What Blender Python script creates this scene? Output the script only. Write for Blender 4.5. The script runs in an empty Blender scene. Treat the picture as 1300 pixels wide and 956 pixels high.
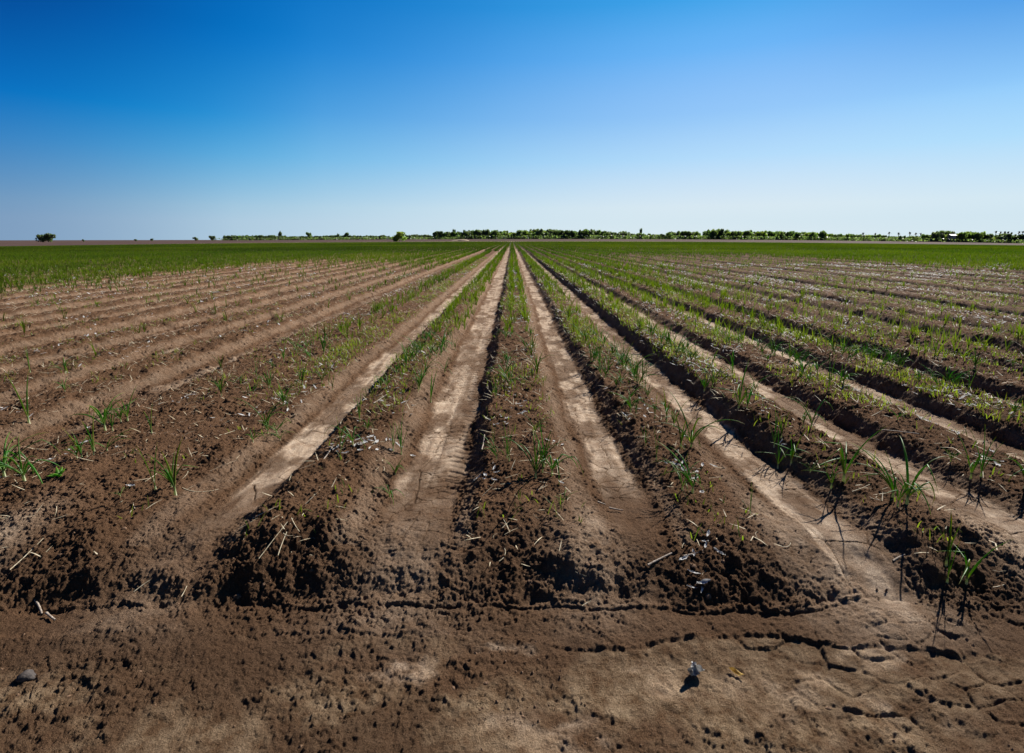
import bpy, math, random
import numpy as np
import time; T0 = time.time()
R = math.radians
random.seed(7); RNG = np.random.default_rng(11)
col = bpy.context.scene.collection

# ------------------------------------------------------------------ noise
def _h(ix, iy, s):
    u = np.uint32
    n = ix.astype(np.int32).view(u) * u(374761393) + iy.astype(np.int32).view(u) * u(668265263) + u((s * 1442695041) & 0xffffffff)
    n = (n ^ (n >> u(13))) * u(1274126177); n = (n ^ (n >> u(16))) * u(2246822519)
    return (n >> u(8)).astype(np.float32) * np.float32(1 / 16777215.0)
def vn(x, y, s=0):
    x = np.asarray(x, float); y = np.asarray(y, float)
    ix = np.floor(x); iy = np.floor(y); fx = x - ix; fy = y - iy
    fx = (fx * fx * (3 - 2 * fx)).astype(np.float32); fy = (fy * fy * (3 - 2 * fy)).astype(np.float32)
    a = _h(ix, iy, s); b = _h(ix + 1, iy, s); c = _h(ix, iy + 1, s); d = _h(ix + 1, iy + 1, s)
    return (a + (b - a) * fx) * (1 - fy) + (c + (d - c) * fx) * fy        # 0..1
def fbm(x, y, o=4, s=0):
    t = 0; a = .5; n = 0
    for k in range(o):
        t = t + a * vn(x, y, s + k * 17); n += a; a *= .5
        x, y = x * 1.96 + y * .4 + 3.1, y * 1.96 - x * .4 + 1.7
    return t / n - .5                                                     # -.5...5
def cell(x, y, s=0, jit=.9):
    ix = np.floor(x); iy = np.floor(y)
    f1 = np.full(x.shape, 9.0); f2 = f1.copy(); idv = np.zeros(x.shape)
    for dx in (-1, 0, 1):
        for dy in (-1, 0, 1):
            cx = ix + dx; cy = iy + dy
            px = cx + .5 + (_h(cx, cy, s) - .5) * jit; py = cy + .5 + (_h(cx, cy, s + 5) - .5) * jit
            d = np.hypot(px - x, py - y)
            m = d < f1
            f2 = np.where(m, f1, np.minimum(f2, d)); idv = np.where(m, _h(cx, cy, s + 9), idv); f1 = np.where(m, d, f1)
    return f1, f2, idv
def S(x, a, b):
    t = np.clip((x - a) / (b - a), 0, 1); return t * t * (3 - 2 * t)

# ------------------------------------------------------------------ the lie of the land
FUR = np.array([-60 + .51 - 3.0 + i for i in range(60)] + [-1.52, -.473, .625, 1.57, 2.50] + [3.5 + i for i in range(62)])
FUR = np.sort(FUR)
def rows(x, y):
    """distance right of the furrow on the left, left of the furrow on the right, and furrow ids"""
    wob = .05 * fbm(y * .5, x * 0 + 3.3, 2, 41) + .035 * fbm(y * 2.2, np.round(x * 1.0) * 3.7, 2, 43)
    xx = np.clip(x + wob, FUR[0] + .01, FUR[-1] - .01)
    i = np.clip(np.searchsorted(FUR, xx) - 1, 0, len(FUR) - 2)
    return xx - FUR[i], FUR[i + 1] - xx, i
def far_level(x, y):
    k1 = np.where(x < 0, 3.0e-5, 4.2e-5); k2 = np.where(x < 0, 1.2e-5, 2.6e-5)
    ax = np.minimum(np.abs(x), 460.0)
    near = -k1 * np.minimum(ax, 300.0) ** 2 * S(y, -10, 120)
    far = 1.45 - k2 * ax ** 2
    t = S(y, 296, 430)
    return near * (1 - t) + far * t
YEDGE = 2.02
def edge(x):
    return YEDGE + .11 * fbm(x * 1.3, x * 0, 3, 51) + .045 * fbm(x * 6, x * 0, 2, 52)
FANS = [(-2.49, .16), (-1.50, .20), (-.49, .27), (.33, .20), (1.50, .26), (2.45, .22)]
def masks(x, y):
    a, b, i = rows(x, y)
    # furrow floor: nearer the foot of the steep bank on the right
    sn = .05 * fbm(x * 6, y * 5, 3, 62) * (1 - S(y, 25, 50)); da = a + sn; db = b + sn + .05 * fbm(x * 2.2, y * 1.6, 2, 63)
    wf = .085 + .03 * np.sin(i * 12.9) + .03 * fbm(y * 1.2, i * 7.0, 2, 61)
    left = ((FUR[i] > -.6) & (FUR[i] < -.3)); right = ((FUR[i + 1] > -.6) & (FUR[i + 1] < -.3))
    wl = wf + np.where(left, .03, 0); wr = wf + np.where(right, .08, 0)
    up_a = S(da, wl, wl + .165 + .02 * np.sin(i * 5.1))        # steep bank, faces left
    up_b = S(db, wr, wr + .29)                                 # long gentle bank, faces right
    p = np.minimum(up_a, up_b)
    # silt on the floor and a little way up the gentle bank
    sk_ = .05 * (vn(x * 30, y * 1.5, 64) - .5) + .06 * fbm(x * 9, y * 4, 3, 65)
    fl = np.maximum(1 - S(da + sk_, wl - .025, wl + .04), 1 - S(db + sk_, wr - .045, wr + .05))
    return a, b, i, p, fl
def height(x, y, full=False):
    x = np.asarray(x, float); y = np.asarray(y, float)
    a, b, i, p, fl = masks(x, y)
    fade = 1 - S(y, 110, 190)
    ed = edge(x)
    amp = .140 + .03 * np.sin(i * 2.3 + 1) + .05 * fbm(y * .7, i * 9.1, 2, 71)
    amp = amp * (1 - .30 * S(-x, 2.6, 3.6)) * np.where(x > 4.2, .85, 1)
    crown = 1 - .16 * np.clip(np.abs(a - b) / .6, 0, 1) ** 2
    # mounds at the end of the ridges
    endr = S(y + .16 * fbm(x * 3.1, y * 3.1, 3, 72) + .07 * fbm(x * 13, y * 13, 2, 74), ed + .0, ed + .42)
    bump = .06 * fbm(x * 3.4, y * 3.4, 3, 73) * (1 - S(y, 2.6, 3.8))
    amp = amp * (.84 + .16 * S(y, 2.3, 3.3)) * 1.0
    z = ((amp * crown + bump) * p + .070 * (1 - S(y, 2.1, 3.6)) * (1 - p)) * endr * fade
    # fans of silt spilling out of the furrows
    fan = np.zeros_like(x)
    for fx, w in FANS:
        cx = fx + .12 * (2.3 - y) * (1 if fx > 0 else -.3)
        fan = np.maximum(fan, np.exp(-((x - cx) / (w * (1 + np.clip(2.5 - y, 0, 2) * .5))) ** 2) * (1 - S(y, 2.3, 2.9)) * S(y, 1.55 + .2 * vn(x * 2, y * 0, 4), 1.95))
    # the bank foot and the smooth wheel strip in front
    foot = S(y, ed - .015, ed + .17)
    z += .055 * foot - .055 + .026 * fan * (1 - foot * .6)
    lip = 1.865 - .085 * np.exp(-((x - .3) / .27) ** 2) - .12 * S(x, .8, 1.7) + .06 * fbm(x * 4, x * 0, 3, 82)
    step1 = S(y, ed - .035, ed - .02)                              # crack under the bank
    step2 = S(y, lip, lip + .012)
    m1 = S(vn(x * 2.6, x * 0, 83), .42, .68); m2 = np.clip(S(x, -.05, .15) * (1 - S(x, 1.2, 1.9)) + .6 * S(x, -1.05, -.9) * (1 - S(x, -.45, -.2)), 0, 1) * (.5 + .5 * vn(x * 4, x * 0, 84))
    z += .009 * m1 * (step1 - 1) + .009 * m2 * (step2 - 1)
    z -= .012 * (1 - S(y, 1.55, 1.9)) * S(y, 1.0, 1.5) * vn(x * .8, y * 0, 86)
    crk = np.exp(-((y - ed + .028) / .0045) ** 2) * m1 * vn(x * 7, x * 0, 88)
    crk2 = np.exp(-((y - lip + .004) / .005) ** 2) * m2
    z -= .013 * crk + .007 * crk2 * vn(x * 9, y * 0, 89)
    strip = S(y, lip, lip + .03) * (1 - S(y, ed - .03, ed - .01))
    fore = (1 - S(y, lip - .02, lip + .01))
    # roughness
    smooth = np.clip(np.maximum(fl * (1 - S(y, 40, 80)) * np.where(x > 1.2, np.where(y > 1.95, 1, 0), .35 * (y > 1.95) + .65 * S(y, 2.1, 2.8)), fan * np.where(x > 1.2, .7, .32) * S(fbm(x * 4, y * 4, 3, 96), -.25, .1)), 0, 1)
    patch = S(fbm(x * 2.1, y * 2.9, 4, 85), -.03, .12) * fore
    smooth = smooth * (1 - .6 * S(-x, 2.0, 2.2) - .32 * S(-x, 2.9, 3.4))
    smooth = np.maximum(smooth, strip * .5 * S(vn(x * 1.1, y * 3, 87), .25, .6)); smooth = np.maximum(smooth, patch * .5)
    rough = 1 - smooth * .86
    z += fl * (.014 * fbm(x * 15, y * 6, 4, 66) + .020 * fbm(x * 4, y * 2.5, 3, 67)) * (1 - S(y, 25, 50))
    slump = np.exp(-((y - ed - .02) / .09) ** 2)
    dist = np.hypot(x, y)
    nf = .75 + .25 * S(y, 2.5, 4.2)
    z += fore * .022 * fbm(x * 3, y * 4, 4, 98)
    z += rough * nf * fade * (1 - .2 * fore) * (.034 * fbm(x * 7, y * 7, 3, 91) + .015 * fbm(x * 21, y * 21, 3, 92)) + .010 * fbm(x * 5, y * 5, 3, 93)
    z += .07 * fbm(x * 5, y * 5, 3, 97) * S(-x, 2.8, 3.6) * fade * (1 - S(y, 30, 60))
    z += slump * .05 * fbm(x * 9, y * 9, 3, 95) * (y > ed)
    rid = np.abs(fbm(x * 11, y * 11, 3, 94)) * rough * (1 - S(y, 12, 30)) * (1 - .6 * fore); z += .020 * rid - .004 * rough
    if full:
        nearm = (dist < 14) & (y > .3)
        cl = np.zeros_like(x); cr = np.zeros_like(x); hue = np.zeros_like(x) + .5
        xs = x[nearm]; ys = y[nearm]
        wx = xs + .03 * fbm(xs * 14, ys * 14, 2, 101); wy = ys + .03 * fbm(xs * 14 + 9, ys * 14, 2, 102)
        f1, f2, iv = cell(wx * 34, wy * 34, 3)
        crumb = S(f2 - f1, .0, .22) * (.15 + .85 * iv ** 1.5) * (1 - .5 * f1)
        g1, g2, jv = cell(wx * 13 + 5, wy * 13, 8)
        clod = np.sqrt(np.clip(1 - (g1 * 1.9) ** 2, 0, 1)) * S(jv, .62, .95)
        f3, f4, kv = cell(wx * 70, wy * 70, 13)
        crumb2 = S(f4 - f3, 0, .25) * kv ** 2
        vary = .25 + 1.5 * S(fbm(xs * 2.6, ys * 2.6, 3, 106), -.22, .25)
        rs = rough[nearm]
        foreg = 1 - .38 * (1 - S(ys, 1.8, 1.98))
        cl[nearm] = rs * foreg * (vary * (.7 + .3 * S(ys, 2.4, 4)) * (.011 * crumb + .011 * clod + .016 * np.abs(fbm(xs * 46, ys * 46, 4, 104))) + .007 * crumb2 + (.3 + 1.2 * vn(xs * 5, ys * 5, 108)) * (.013 * fbm(xs * 62, ys * 62, 4, 105) + .008 * fbm(xs * 120, ys * 120, 2, 107)) + .014 * fbm(xs * 31, ys * 31, 3, 109))
        pl1, pl2, pv = cell((xs + .05 * fbm(xs * 6, ys * 6, 2, 131)) * 7, (ys + .05 * fbm(xs * 6 + 3, ys * 6, 2, 132)) * 11, 31)
        pm = S(xs, .75, 1.0) * (1 - S(ys, 2.02, 2.15)) * S(ys, 1.3, 1.6)
        cl[nearm] += pm * S(fbm(xs * 2.5, ys * 4, 2, 133), -.3, 0) * (.013 * pv * S(pl2 - pl1, .02, .16))
        # drying cracks in the silt
        c1, c2, _ = cell((xs + .035 * fbm(xs * 9, ys * 9, 2, 111)) * 9.5, (ys + .035 * fbm(xs * 9 + 5, ys * 9, 2, 112)) * 7.5, 21)
        e = np.exp(-((c2 - c1) / .034) ** 2)
        d1, d2, _ = cell((xs + .05 * fbm(xs * 5, ys * 5, 2, 113)) * 3.4, (ys + .05 * fbm(xs * 5 + 5, ys * 5, 2, 114)) * 2.6, 22)
        e2 = np.exp(-((d2 - d1) / .014) ** 2) * S(vn(xs * 2.3, ys * 2.3, 116), .3, .6)
        sm = smooth[nearm] * (1 - S(ys, 8, 13)) * np.where(xs < -2, .3, 1) * np.maximum(xs > 1.1, .25 + .75 * S(ys, 2.05, 2.4))
        pres = S(fbm(xs * 1.7, ys * 1.7, 2, 115), .0 - .12 * (xs > 1.1), .16 - .08 * (xs > 1.1))
        cr[nearm] = sm * np.maximum(e * pres, e2)
        z = z + cl - .010 * cr
        # tyre lugs in two furrows
        for k, fx in ((0, -.473), (1, .625), (2, 1.57)):
            dd = (x - fx + .05 * fbm(y * .5, x * 0 + 3.3, 2, 41)) ; side = dd - (.02 if k else .06)
            lug = S(np.sin((y + np.abs(side) * .55) * 2 * math.pi / .085 + fbm(x * 3, y * 3, 2, 120) * 5), .0, .7)
            z += (-.009 if k == 0 else -.005) * lug * (.3 + .7 * vn(x * 9, y * 9, 125)) * np.exp(-(side / .16) ** 4) * S(y, 2.5, 3.0) * (1 - S(y, 12, 25)) * S(vn(y * 1.1, x * 0, 121 + k), .15, .5)
        return z + far_level(x, y), dict(silt=smooth, crack=cr, strip=strip, fore=fore, patch=patch, fan=fan, fl=fl, p=p, ed=ed, foot=foot, crk=np.maximum(crk, crk2))
    return z + far_level(x, y)

def gz(x, y):
    return float(height(np.array([x]), np.array([y]))[0])

# ------------------------------------------------------------------ node helpers
class NT:
    def __init__(s, name):
        s.m = bpy.data.materials.new(name); s.m.use_nodes = True; s.t = s.m.node_tree; s.t.nodes.clear()
        s.out = s.n('ShaderNodeOutputMaterial')
    def n(s, t, **k):
        o = s.t.nodes.new(t)
        for a, b in k.items(): setattr(o, a, b)
        return o
    def l(s, a, b): s.t.links.new(a, b)
    def attr(s, name): return s.n('ShaderNodeAttribute', attribute_name=name)
    def noise(s, scale, detail=4, rough=.6, vec=None, dist=0):
        o = s.n('ShaderNodeTexNoise'); o.inputs['Scale'].default_value = scale; o.inputs['Detail'].default_value = detail
        o.inputs['Roughness'].default_value = rough; o.inputs['Distortion'].default_value = dist
        if vec: s.l(vec, o.inputs['Vector'])
        return o.outputs['Fac']
    def ramp(s, fac, stops):
        o = s.n('ShaderNodeValToRGB'); e = o.color_ramp.elements
        while len(e) < len(stops): e.new(.5)
        for k, (p, c) in enumerate(stops):
            e[k].position = p; e[k].color = (*c, 1) if len(c) == 3 else c
        s.l(fac, o.inputs['Fac']); return o.outputs['Color']
    def mix(s, f, a, b, mode='MIX'):
        o = s.n('ShaderNodeMix', data_type='RGBA', blend_type=mode)
        for v, k in ((f, 0), (a, 6), (b, 7)):
            if hasattr(v, 'links'): s.l(v, o.inputs[k])
            else: o.inputs[k].default_value = v if k == 0 else (*v, 1)
        return o.outputs[2]
    def math(s, op, a, b=0.0):
        o = s.n('ShaderNodeMath', operation=op)
        for v, k in ((a, 0), (b, 1)):
            if hasattr(v, 'links'): s.l(v, o.inputs[k])
            else: o.inputs[k].default_value = v
        return o.outputs[0]

def soil_material():
    t = NT('field soil'); geo = t.n('ShaderNodeNewGeometry'); P = geo.outputs['Position']
    a = t.attr('soil')                      # r silt, g moist soil and painted shade, b far ground
    sep = t.n('ShaderNodeSeparateColor'); t.l(a.outputs['Color'], sep.inputs[0])
    silt, damp_shade, sand = sep.outputs
    b = t.attr('cover'); sp2 = t.n('ShaderNodeSeparateColor'); t.l(b.outputs['Color'], sp2.inputs[0])
    bare, track, green = sp2.outputs
    n1 = t.noise(2.3, 5, .65, P); n2 = t.noise(60, 4, .7, P); n3 = t.noise(240, 3, .7, P)
    base = t.ramp(n1, [(.3, (.066, .033, .018)), (.7, (.170, .094, .054))])
    base = t.mix(t.math('MULTIPLY', n2, 1.0), base, t.mix(.5, base, (.25, .15, .085)), 'MIX')
    grain = t.ramp(n3, [(.36, (.45, .43, .41)), (.64, (1.3, 1.28, 1.25))])
    siltc = t.ramp(t.noise(9, 6, .72, P), [(.3, (.26, .172, .11)), (.7, (.64, .51, .385))])
    c = t.mix(silt, base, siltc)
    c = t.mix(damp_shade, c, t.mix(n2, (.065, .037, .022), (.125, .076, .046)))
    c = t.mix(sand, c, t.ramp(t.noise(16, 4, .6, P), [(.35, (.16, .095, .052)), (.65, (.40, .29, .185))]))
    c = t.mix(.75, c, grain, 'MULTIPLY')
    farn = t.noise(.05, 4, .6, P)
    c = t.mix(bare, c, t.ramp(farn, [(.35, (.075, .050, .042)), (.65, (.10, .062, .048))]))
    c = t.mix(track, c, (.36, .27, .18))
    c = t.mix(green, c, t.ramp(t.noise(.6, 5, .7, P), [(.35, (.018, .034, .002)), (.65, (.036, .058, .004))]))
    bs = t.n('ShaderNodeBsdfPrincipled'); t.l(c, bs.inputs['Base Color']); bs.inputs['Roughness'].default_value = .95
    bs.inputs['Specular IOR Level'].default_value = .04
    bp = t.n('ShaderNodeBump'); bp.inputs['Strength'].default_value = 1.0; bp.inputs['Distance'].default_value = .014
    hh = t.math('ADD', t.math('MULTIPLY', t.noise(110, 6, .8, P), 1.3), t.math('MULTIPLY', n3, .6))
    hh = t.math('MULTIPLY', hh, t.math('SUBTRACT', 1.15, t.math('MULTIPLY', silt, .75)))
    t.l(hh, bp.inputs['Height']); t.l(bp.outputs[0], bs.inputs['Normal']); t.l(bs.outputs[0], t.out.inputs[0])
    return t.m

def leaf_material(name, stops, trans=.45, var=.0, rough=.45, gloss=.35, attr='t'):
    t = NT(name); A = t.attr(attr)
    sep = t.n('ShaderNodeSeparateColor'); t.l(A.outputs['Color'], sep.inputs[0])
    c = t.ramp(sep.outputs[0], stops)
    hs = t.n('ShaderNodeHueSaturation')
    t.l(t.math('ADD', .5 - .022, t.math('MULTIPLY', sep.outputs[1], .044)), hs.inputs['Hue'])
    t.l(t.math('ADD', .62, t.math('MULTIPLY', sep.outputs[2], .8)), hs.inputs['Value'])
    t.l(c, hs.inputs['Color']); c = hs.outputs[0]
    bs = t.n('ShaderNodeBsdfPrincipled'); t.l(c, bs.inputs['Base Color']); bs.inputs['Roughness'].default_value = rough
    bs.inputs['Specular IOR Level'].default_value = gloss
    tr = t.n('ShaderNodeBsdfTranslucent')
    t.l(t.mix(1.0, c, (1.9, 2.1, .8), 'MULTIPLY'), tr.inputs[0])
    mx = t.n('ShaderNodeMixShader'); mx.inputs[0].default_value = trans
    t.l(bs.outputs[0], mx.inputs[1]); t.l(tr.outputs[0], mx.inputs[2]); t.l(mx.outputs[0], t.out.inputs[0])
    return t.m
def plain(name, c1, c2, scale=40, rough=.8, bump=.002, trans=0):
    t = NT(name); tc = t.n('ShaderNodeTexCoord'); geo = t.n('ShaderNodeNewGeometry'); P = geo.outputs['Position']
    c = t.ramp(t.noise(scale, 5, .65, P), [(.35, c1), (.65, c2)])
    bs = t.n('ShaderNodeBsdfPrincipled'); t.l(c, bs.inputs['Base Color']); bs.inputs['Roughness'].default_value = rough
    bs.inputs['Specular IOR Level'].default_value = .25
    bp = t.n('ShaderNodeBump'); bp.inputs['Distance'].default_value = bump; bp.inputs['Strength'].default_value = .8
    t.l(t.noise(scale * 2.5, 4, .6, P), bp.inputs['Height']); t.l(bp.outputs[0], bs.inputs['Normal'])
    if trans:
        tr = t.n('ShaderNodeBsdfTranslucent'); t.l(c, tr.inputs[0]); mx = t.n('ShaderNodeMixShader'); mx.inputs[0].default_value = trans
        t.l(bs.outputs[0], mx.inputs[1]); t.l(tr.outputs[0], mx.inputs[2]); t.l(mx.outputs[0], t.out.inputs[0])
    else: t.l(bs.outputs[0], t.out.inputs[0])
    return t.m

GREEN = [(0, (.42, .44, .27)), (.10, (.14, .22, .05)), (.35, (.065, .17, .02)), (.82, (.10, .21, .02)), (1, (.30, .26, .05))]
M_onion = leaf_material('onion leaf', GREEN, .5)
M_stem = leaf_material('onion neck', [(0, (.62, .58, .46)), (.5, (.50, .52, .33)), (1, (.16, .25, .07))], .2)
M_weed = leaf_material('weed blade', [(0, (.11, .11, .02)), (.5, (.085, .12, .014)), (1, (.17, .165, .03))], .45)
M_far = leaf_material('crop leaf', [(0, (.045, .062, .008)), (.5, (.042, .072, .005)), (1, (.065, .092, .008))], .4, rough=.7, gloss=.06)
M_straw = plain('dry straw', (.40, .32, .19), (.66, .58, .42), 60, .7, .0005)
M_husk = plain('bleached husk', (.42, .41, .40), (.74, .73, .70), 90, .8, .001, .25)
M_bark = plain('weathered stick', (.20, .15, .11), (.42, .36, .30), 90, .85, .002)
M_clod = plain('clod soil', (.10, .055, .032), (.22, .135, .082), 70, .95, .006)
M_stone = plain('dark stone', (.035, .03, .03), (.09, .075, .065), 60, .8, .003)
M_yellow = plain('dead leaf', (.42, .25, .05), (.62, .42, .12), 80, .6, .001, .3)
M_silver = plain('grey film', (.10, .10, .10), (.62, .60, .56), 38, .6, .003, .15)
M_trunk = plain('tree bark', (.07, .055, .04), (.13, .10, .08), 3, .9, .01)
M_roof = plain('white sheet roof', (.72, .72, .70), (.82, .82, .80), 1, .5, .001)
M_wall = plain('shed wall', (.30, .30, .29), (.40, .40, .38), 1, .8, .001)
M_door = plain('shed door', (.10, .10, .11), (.16, .16, .16), 1, .7, .001)
M_mound = plain('spoil soil', (.34, .25, .17), (.48, .37, .26), 2, .95, .02)
M_soil = soil_material()

# ------------------------------------------------------------------ mesh helpers
def mesh_np(name, V, F, mat, attrs=None, smooth=False):
    """V (n,3); F (m,4) or (m,3)"""
    me = bpy.data.meshes.new(name); V = np.ascontiguousarray(V, np.float32); F = np.ascontiguousarray(F, np.int32)
    k = F.shape[1]; me.vertices.add(len(V)); me.vertices.foreach_set('co', V.ravel())
    me.loops.add(F.size); me.loops.foreach_set('vertex_index', F.ravel())
    me.polygons.add(len(F)); me.polygons.foreach_set('loop_start', np.arange(0, F.size, k, dtype=np.int32))
    me.polygons.foreach_set('loop_total', np.full(len(F), k, np.int32))
    me.polygons.foreach_set('use_smooth', np.full(len(F), smooth))
    me.update(calc_edges=True)
    for an, A in (attrs or {}).items():
        at = me.attributes.new(an, 'FLOAT_COLOR', 'POINT')
        B = np.ones((len(V), 4), np.float32); B[:, :3] = A; at.data.foreach_set('color', B.ravel())
    me.materials.append(mat)
    return me
def link(name, me, parent=None, loc=None):
    o = bpy.data.objects.new(name, me); col.objects.link(o)
    if parent: o.parent = parent
    if loc is not None: o.location = loc
    return o
def tag(o, label=None, cat=None, group=None, kind=None):
    if label: o['label'] = label
    if cat: o['category'] = cat
    if group: o['group'] = group
    if kind: o['kind'] = kind
    return o

# ------------------------------------------------------------------ ground
def build_ground():
    ys = [-400., -150., -60., -25., -10., -4., -1.5, -.4, .3, .7, .95]
    y = 1.08
    while y < 3.2: ys.append(y); y += .0042
    while y < 8: ys.append(y); y *= 1.0018
    while y < 60: ys.append(y); y *= 1.0038
    while y < 300: ys.append(y); y *= 1.02
    while y < 470: ys.append(y); y += 8
    ys += [480, 520, 600, 800, 1200, 2000, 3500, 6000]
    ys = np.array(ys)
    N = 1250
    u = np.linspace(-1, 1, N)
    out = np.array([1.06, 1.2, 1.5, 2.2, 4, 8, 20])
    W = .95 * np.clip(ys, .4, 500) + .75
    W = np.where(ys < .9, W + .5, W)
    X = u[None, :] * W[:, None]
    L = -(W[:, None] * np.ones((1, 7))) - (out[None, ::-1] - 1) * np.maximum(W[:, None], 12)
    X = np.concatenate([L, X, -L[:, ::-1]], 1)
    Y = np.broadcast_to(ys[:, None], X.shape).copy()
    sh = X.shape; Xf = X.ravel(); Yf = Y.ravel()
    Z, m = height(Xf, Yf, True)
    colx = np.abs(np.broadcast_to(np.arange(sh[1])[None, :], sh).ravel() - (sh[1] - 1) / 2)
    outer = (colx > N / 2 + 1) | (Yf < .9) | (Yf > 460)
    Z = np.where(outer, far_level(Xf, Yf) + np.where(Yf < 1.6, -.08, .05), Z)
    n = fbm(Xf * 1.3, Yf * 1.3, 3, 200)
    silt = np.clip(m['fl'] * (Yf > 1.9) * (.42 + 1.1 * vn(Yf * .45, np.round(Xf) * 5.3, 205)) * np.where(Xf < -2, .28, 1) * np.where(Xf > 4.5, .7, 1) * (1 - S(Yf, 60, 140)) * (.6 + .8 * vn(Xf * 22, Yf * 1.1, 209)), 0, 1)
    silt *= (.3 + .85 * S(fbm(Xf * 7, Yf * 3, 5, 210), -.13, .12))
    silt *= np.where(Xf > 1.2, 1, S(Yf, 2.2, 3.6))
    silt = np.maximum(silt, m['fan'] * (.5 + n) * np.where(Xf > 1.2, 1.4, .7)) * (1 - .85 * m['crack'])
    side = S(-(m['p'] - .5) ** 2, -.2, 0)
    silt = np.clip(silt + .22 * side * (1 - m['fl']) * (Yf > 2.3), 0, 1)
    damp_shade = np.clip((1 - S(Yf, m['ed'] + .12, m['ed'] + .42)) * S(Yf, m['ed'] - .02, m['ed'] + .03) * (1 - m['fan']) * .55, 0, 1)  # shade of the near bank face painted into the soil colour
    damp_shade = np.maximum(damp_shade, m['strip'] * .45 * (1 - m['fan'] * .7)); damp_shade = np.maximum(damp_shade, m['crack'] * .8); damp_shade = np.maximum(damp_shade, m['crk'] * .6)  # moist wheel strip; cracks and ledge lines carry painted crevice shade
    damp_shade = np.maximum(damp_shade, .6 * S(Xf, 3.5, 6) * S(n, -.1, .25) * (Yf > 3))  # right-hand rows: backlit shadow tone painted as darker soil
    pale = sum(np.exp(-((Xf - px_) / w_) ** 2 - ((Yf - py_) / (w_ * .4)) ** 2) for px_, py_, w_ in [(-.02, 1.78, .13), (.50, 1.66, .2), (.98, 1.64, .22), (-.36, 1.70, .2), (1.35, 1.75, .2), (1.2, 1.5, .3), (.1, 1.45, .3)])
    silt = np.maximum(silt, .75 * S(pale * (.75 + 2.2 * fbm(Xf * 9, Yf * 12, 4, 215)), .25, .85))
    damp_shade = np.maximum(damp_shade, (1 - .8 * np.clip(pale, 0, 1)) * m['fore'] * (.45 + .9 * fbm(Xf * 2.2, Yf * 4, 4, 208)))
    sand = np.clip(m['patch'] * .55 + m['fore'] * (1 - S(Yf, 1.5, 1.78)) * (.1 + .8 * S(fbm(Xf * 3, Yf * 5, 4, 207), -.05, .15)), 0, 1) * (Yf < 2.1)
    bare = S(Yf, 297, 303); track = S(Yf, 296, 299) * (1 - S(Yf, 318, 330))
    grn = np.maximum(S(Yf, 60, 150), S(Yf, 12, 30) * np.maximum(S(-Xf, 14, 20), S(Xf, 22, 28)) * .6) * .95 * (1 - S(Yf, 296, 299)) * np.where((Xf > -14) & (Xf < 22), .85, 1)
    idx = np.arange(sh[0] * sh[1]).reshape(sh)
    F = np.stack([idx[:-1, :-1], idx[:-1, 1:], idx[1:, 1:], idx[1:, :-1]], -1).reshape(-1, 4)
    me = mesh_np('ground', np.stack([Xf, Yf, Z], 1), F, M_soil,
                 {'soil': np.stack([silt, damp_shade, sand], 1), 'cover': np.stack([bare, track, grn], 1)}, True)
    o = link('ground', me); tag(o, 'ploughed brown field soil in long straight ridges and pale silted furrows', 'field', kind='structure')
    print('ground verts', len(Xf))
build_ground()

print('T0', time.time() - T0)
# ------------------------------------------------------------------ blades
def strips(base, az, lean, bend, length, width, seg, tv, twist=None):
    """flat tapered blades; returns V,F,attr. bend = extra lean gained to the tip (radians)"""
    n = len(az); V = np.zeros((n, seg + 1, 2, 3)); A = np.zeros((n, seg + 1, 2, 3))
    pos = base.copy(); ds = length / seg
    ta = az + math.pi / 2 + (0 if twist is None else twist)
    wx = np.cos(ta); wy = np.sin(ta)
    for k in range(seg + 1):
        f = k / seg; w = width * (1 - f ** 2.2) * (.75 + .5 * min(f * 3, 1)) * .5 + .0004
        V[:, k, 0] = pos; V[:, k, 1] = pos
        V[:, k, 0, 0] -= wx * w; V[:, k, 0, 1] -= wy * w; V[:, k, 1, 0] += wx * w; V[:, k, 1, 1] += wy * w
        A[:, k, :, 0] = f; A[:, k, :, 1:] = tv[:, None, :]
        th = lean + bend * (f ** 1.6)
        pos = pos + np.stack([np.cos(az) * np.sin(th) * ds, np.sin(az) * np.sin(th) * ds, np.cos(th) * ds], 1)
    V = V.reshape(-1, 3); A = A.reshape(-1, 3)
    b = (np.arange(n) * (seg + 1) * 2)[:, None, None] + (np.arange(seg) * 2)[None, :, None] + np.array([0, 1, 3, 2])[None, None, :]
    return V, b.reshape(-1, 4), A
def cat_strips(parts):
    o = 0; Vs = []; Fs = []; As = []
    for V, F, A in parts:
        Vs.append(V); Fs.append(F + o); As.append(A); o += len(V)
    return np.concatenate(Vs), np.concatenate(Fs), np.concatenate(As)

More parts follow.
